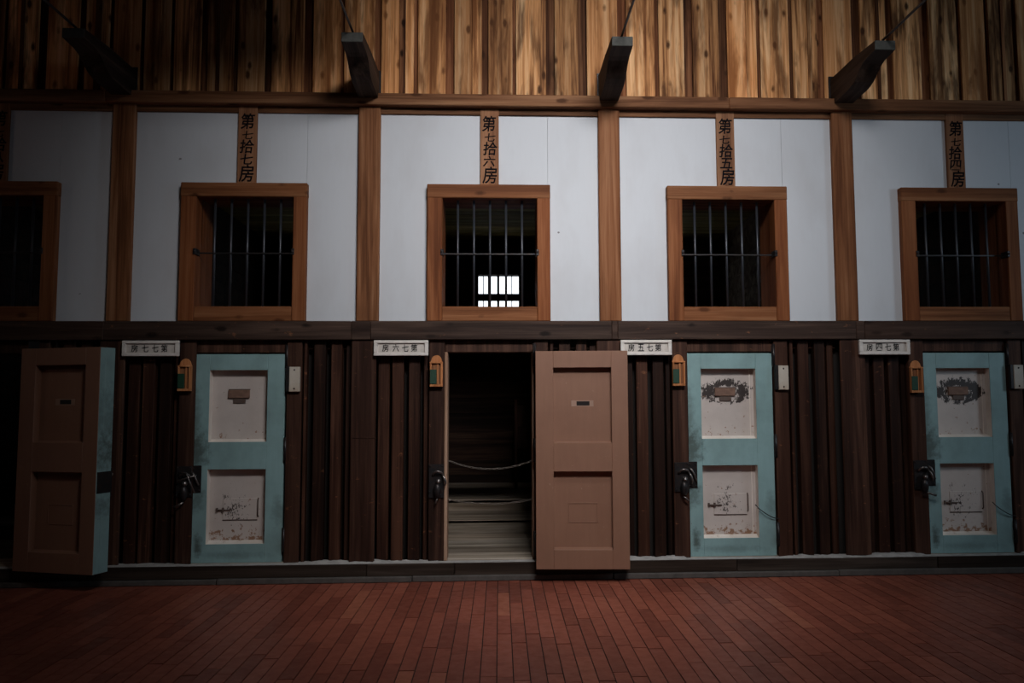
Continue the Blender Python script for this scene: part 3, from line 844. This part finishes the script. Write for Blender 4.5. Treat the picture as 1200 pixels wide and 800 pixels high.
tag(link('window_11', bm, 'roof'), 'skylight shaft in the corridor roof', 'window', None, 'structure')

bm = bmesh.new()                                       # unseen boards added to shade the upper left planks
x = XL
while x < -.30:
    box(bm, x, min(x+.235, -.30), -2.25, -2.20, 4.56, 6.4, 0, 0); x += .24
tag(link('shade_boards', bm, 'roof'), 'added boards out of view, shading the upper left planks', 'shade boards', None, 'structure')

# ------------------------------------------------------------------ light
def area(name, loc, target, sx_, sy_, power, col, spread=180):
    L = bpy.data.lights.new(name, 'AREA'); L.shape = 'RECTANGLE'; L.size = sx_; L.size_y = sy_; L.energy = power; L.color = col
    L.spread = math.radians(spread)
    o = bpy.data.objects.new(name, L); C.objects.link(o); o.location = loc
    o.rotation_euler = (Vector(target)-Vector(loc)).to_track_quat('-Z', 'Y').to_euler()
    return o
area('skylight_light', (1.2, -5.2, 5.3), (.58, 0, 2.58), 1.9, .9, 49, (.99, .975, .985), 69)
area('floor_fill_light', (.7, -3.4, 6.3), (.6, -1.3, 0), 1.4, 1.0, 10, (.975, .975, 1.0), 48)  # extra fill added to brighten the floor, not a second skylight
area('cool_fill_light', (8.2, -4.2, 3.4), (3.6, 0, 2.6), 1.2, 1.6, 26, (.66, .84, 1.0), 120)  # added cool fill tinting the right side; no window stands here
lp = bpy.data.lights.new('corridor_lamp', 'POINT'); lp.energy = 8; lp.color = (1.0, .66, .50); lp.shadow_soft_size = .12
lo = bpy.data.objects.new('corridor_lamp', lp); C.objects.link(lo); lo.location = (-6.8, -2.2, 3.2)
w = bpy.data.worlds.new('sky'); sc.world = w; w.use_nodes = True
bg = w.node_tree.nodes['Background']; bg.inputs[0].default_value = (.86, .93, 1.0, 1); bg.inputs[1].default_value = 2.4

# ------------------------------------------------------------------ camera
f_, Px, Py, yaw, pit, rol = 998.68, 632.3, 389.25, .0468, .0817, -.0047
cy, sy = math.cos(yaw), math.sin(yaw)
F = Vector((sy*math.cos(pit), cy*math.cos(pit), math.sin(pit))); R0 = Vector((cy, -sy, 0)); U0 = R0.cross(F)
R = math.cos(rol)*R0 + math.sin(rol)*U0; U = -math.sin(rol)*R0 + math.cos(rol)*U0
cam = bpy.data.cameras.new('camera'); co = bpy.data.objects.new('camera', cam); C.objects.link(co)
mw = Matrix.Identity(4)
for i in range(3): mw[i][0] = R[i]; mw[i][1] = U[i]; mw[i][2] = -F[i]
mw[0][3], mw[1][3], mw[2][3] = 0, -7.0, 1.403
co.matrix_world = mw
cam.sensor_width = 36; cam.lens = f_*36/1200; cam.shift_x = (600-Px)/1200; cam.shift_y = -(400-Py)/1200
cam.clip_start = .05
sc.camera = co
sc.view_settings.view_transform = 'Standard'; sc.view_settings.look = 'None'; sc.view_settings.gamma = 1; sc.view_settings.exposure = 0
sc.view_settings.use_curve_mapping = False
sc.cycles.use_denoising = True
sc.cycles.max_bounces = 8
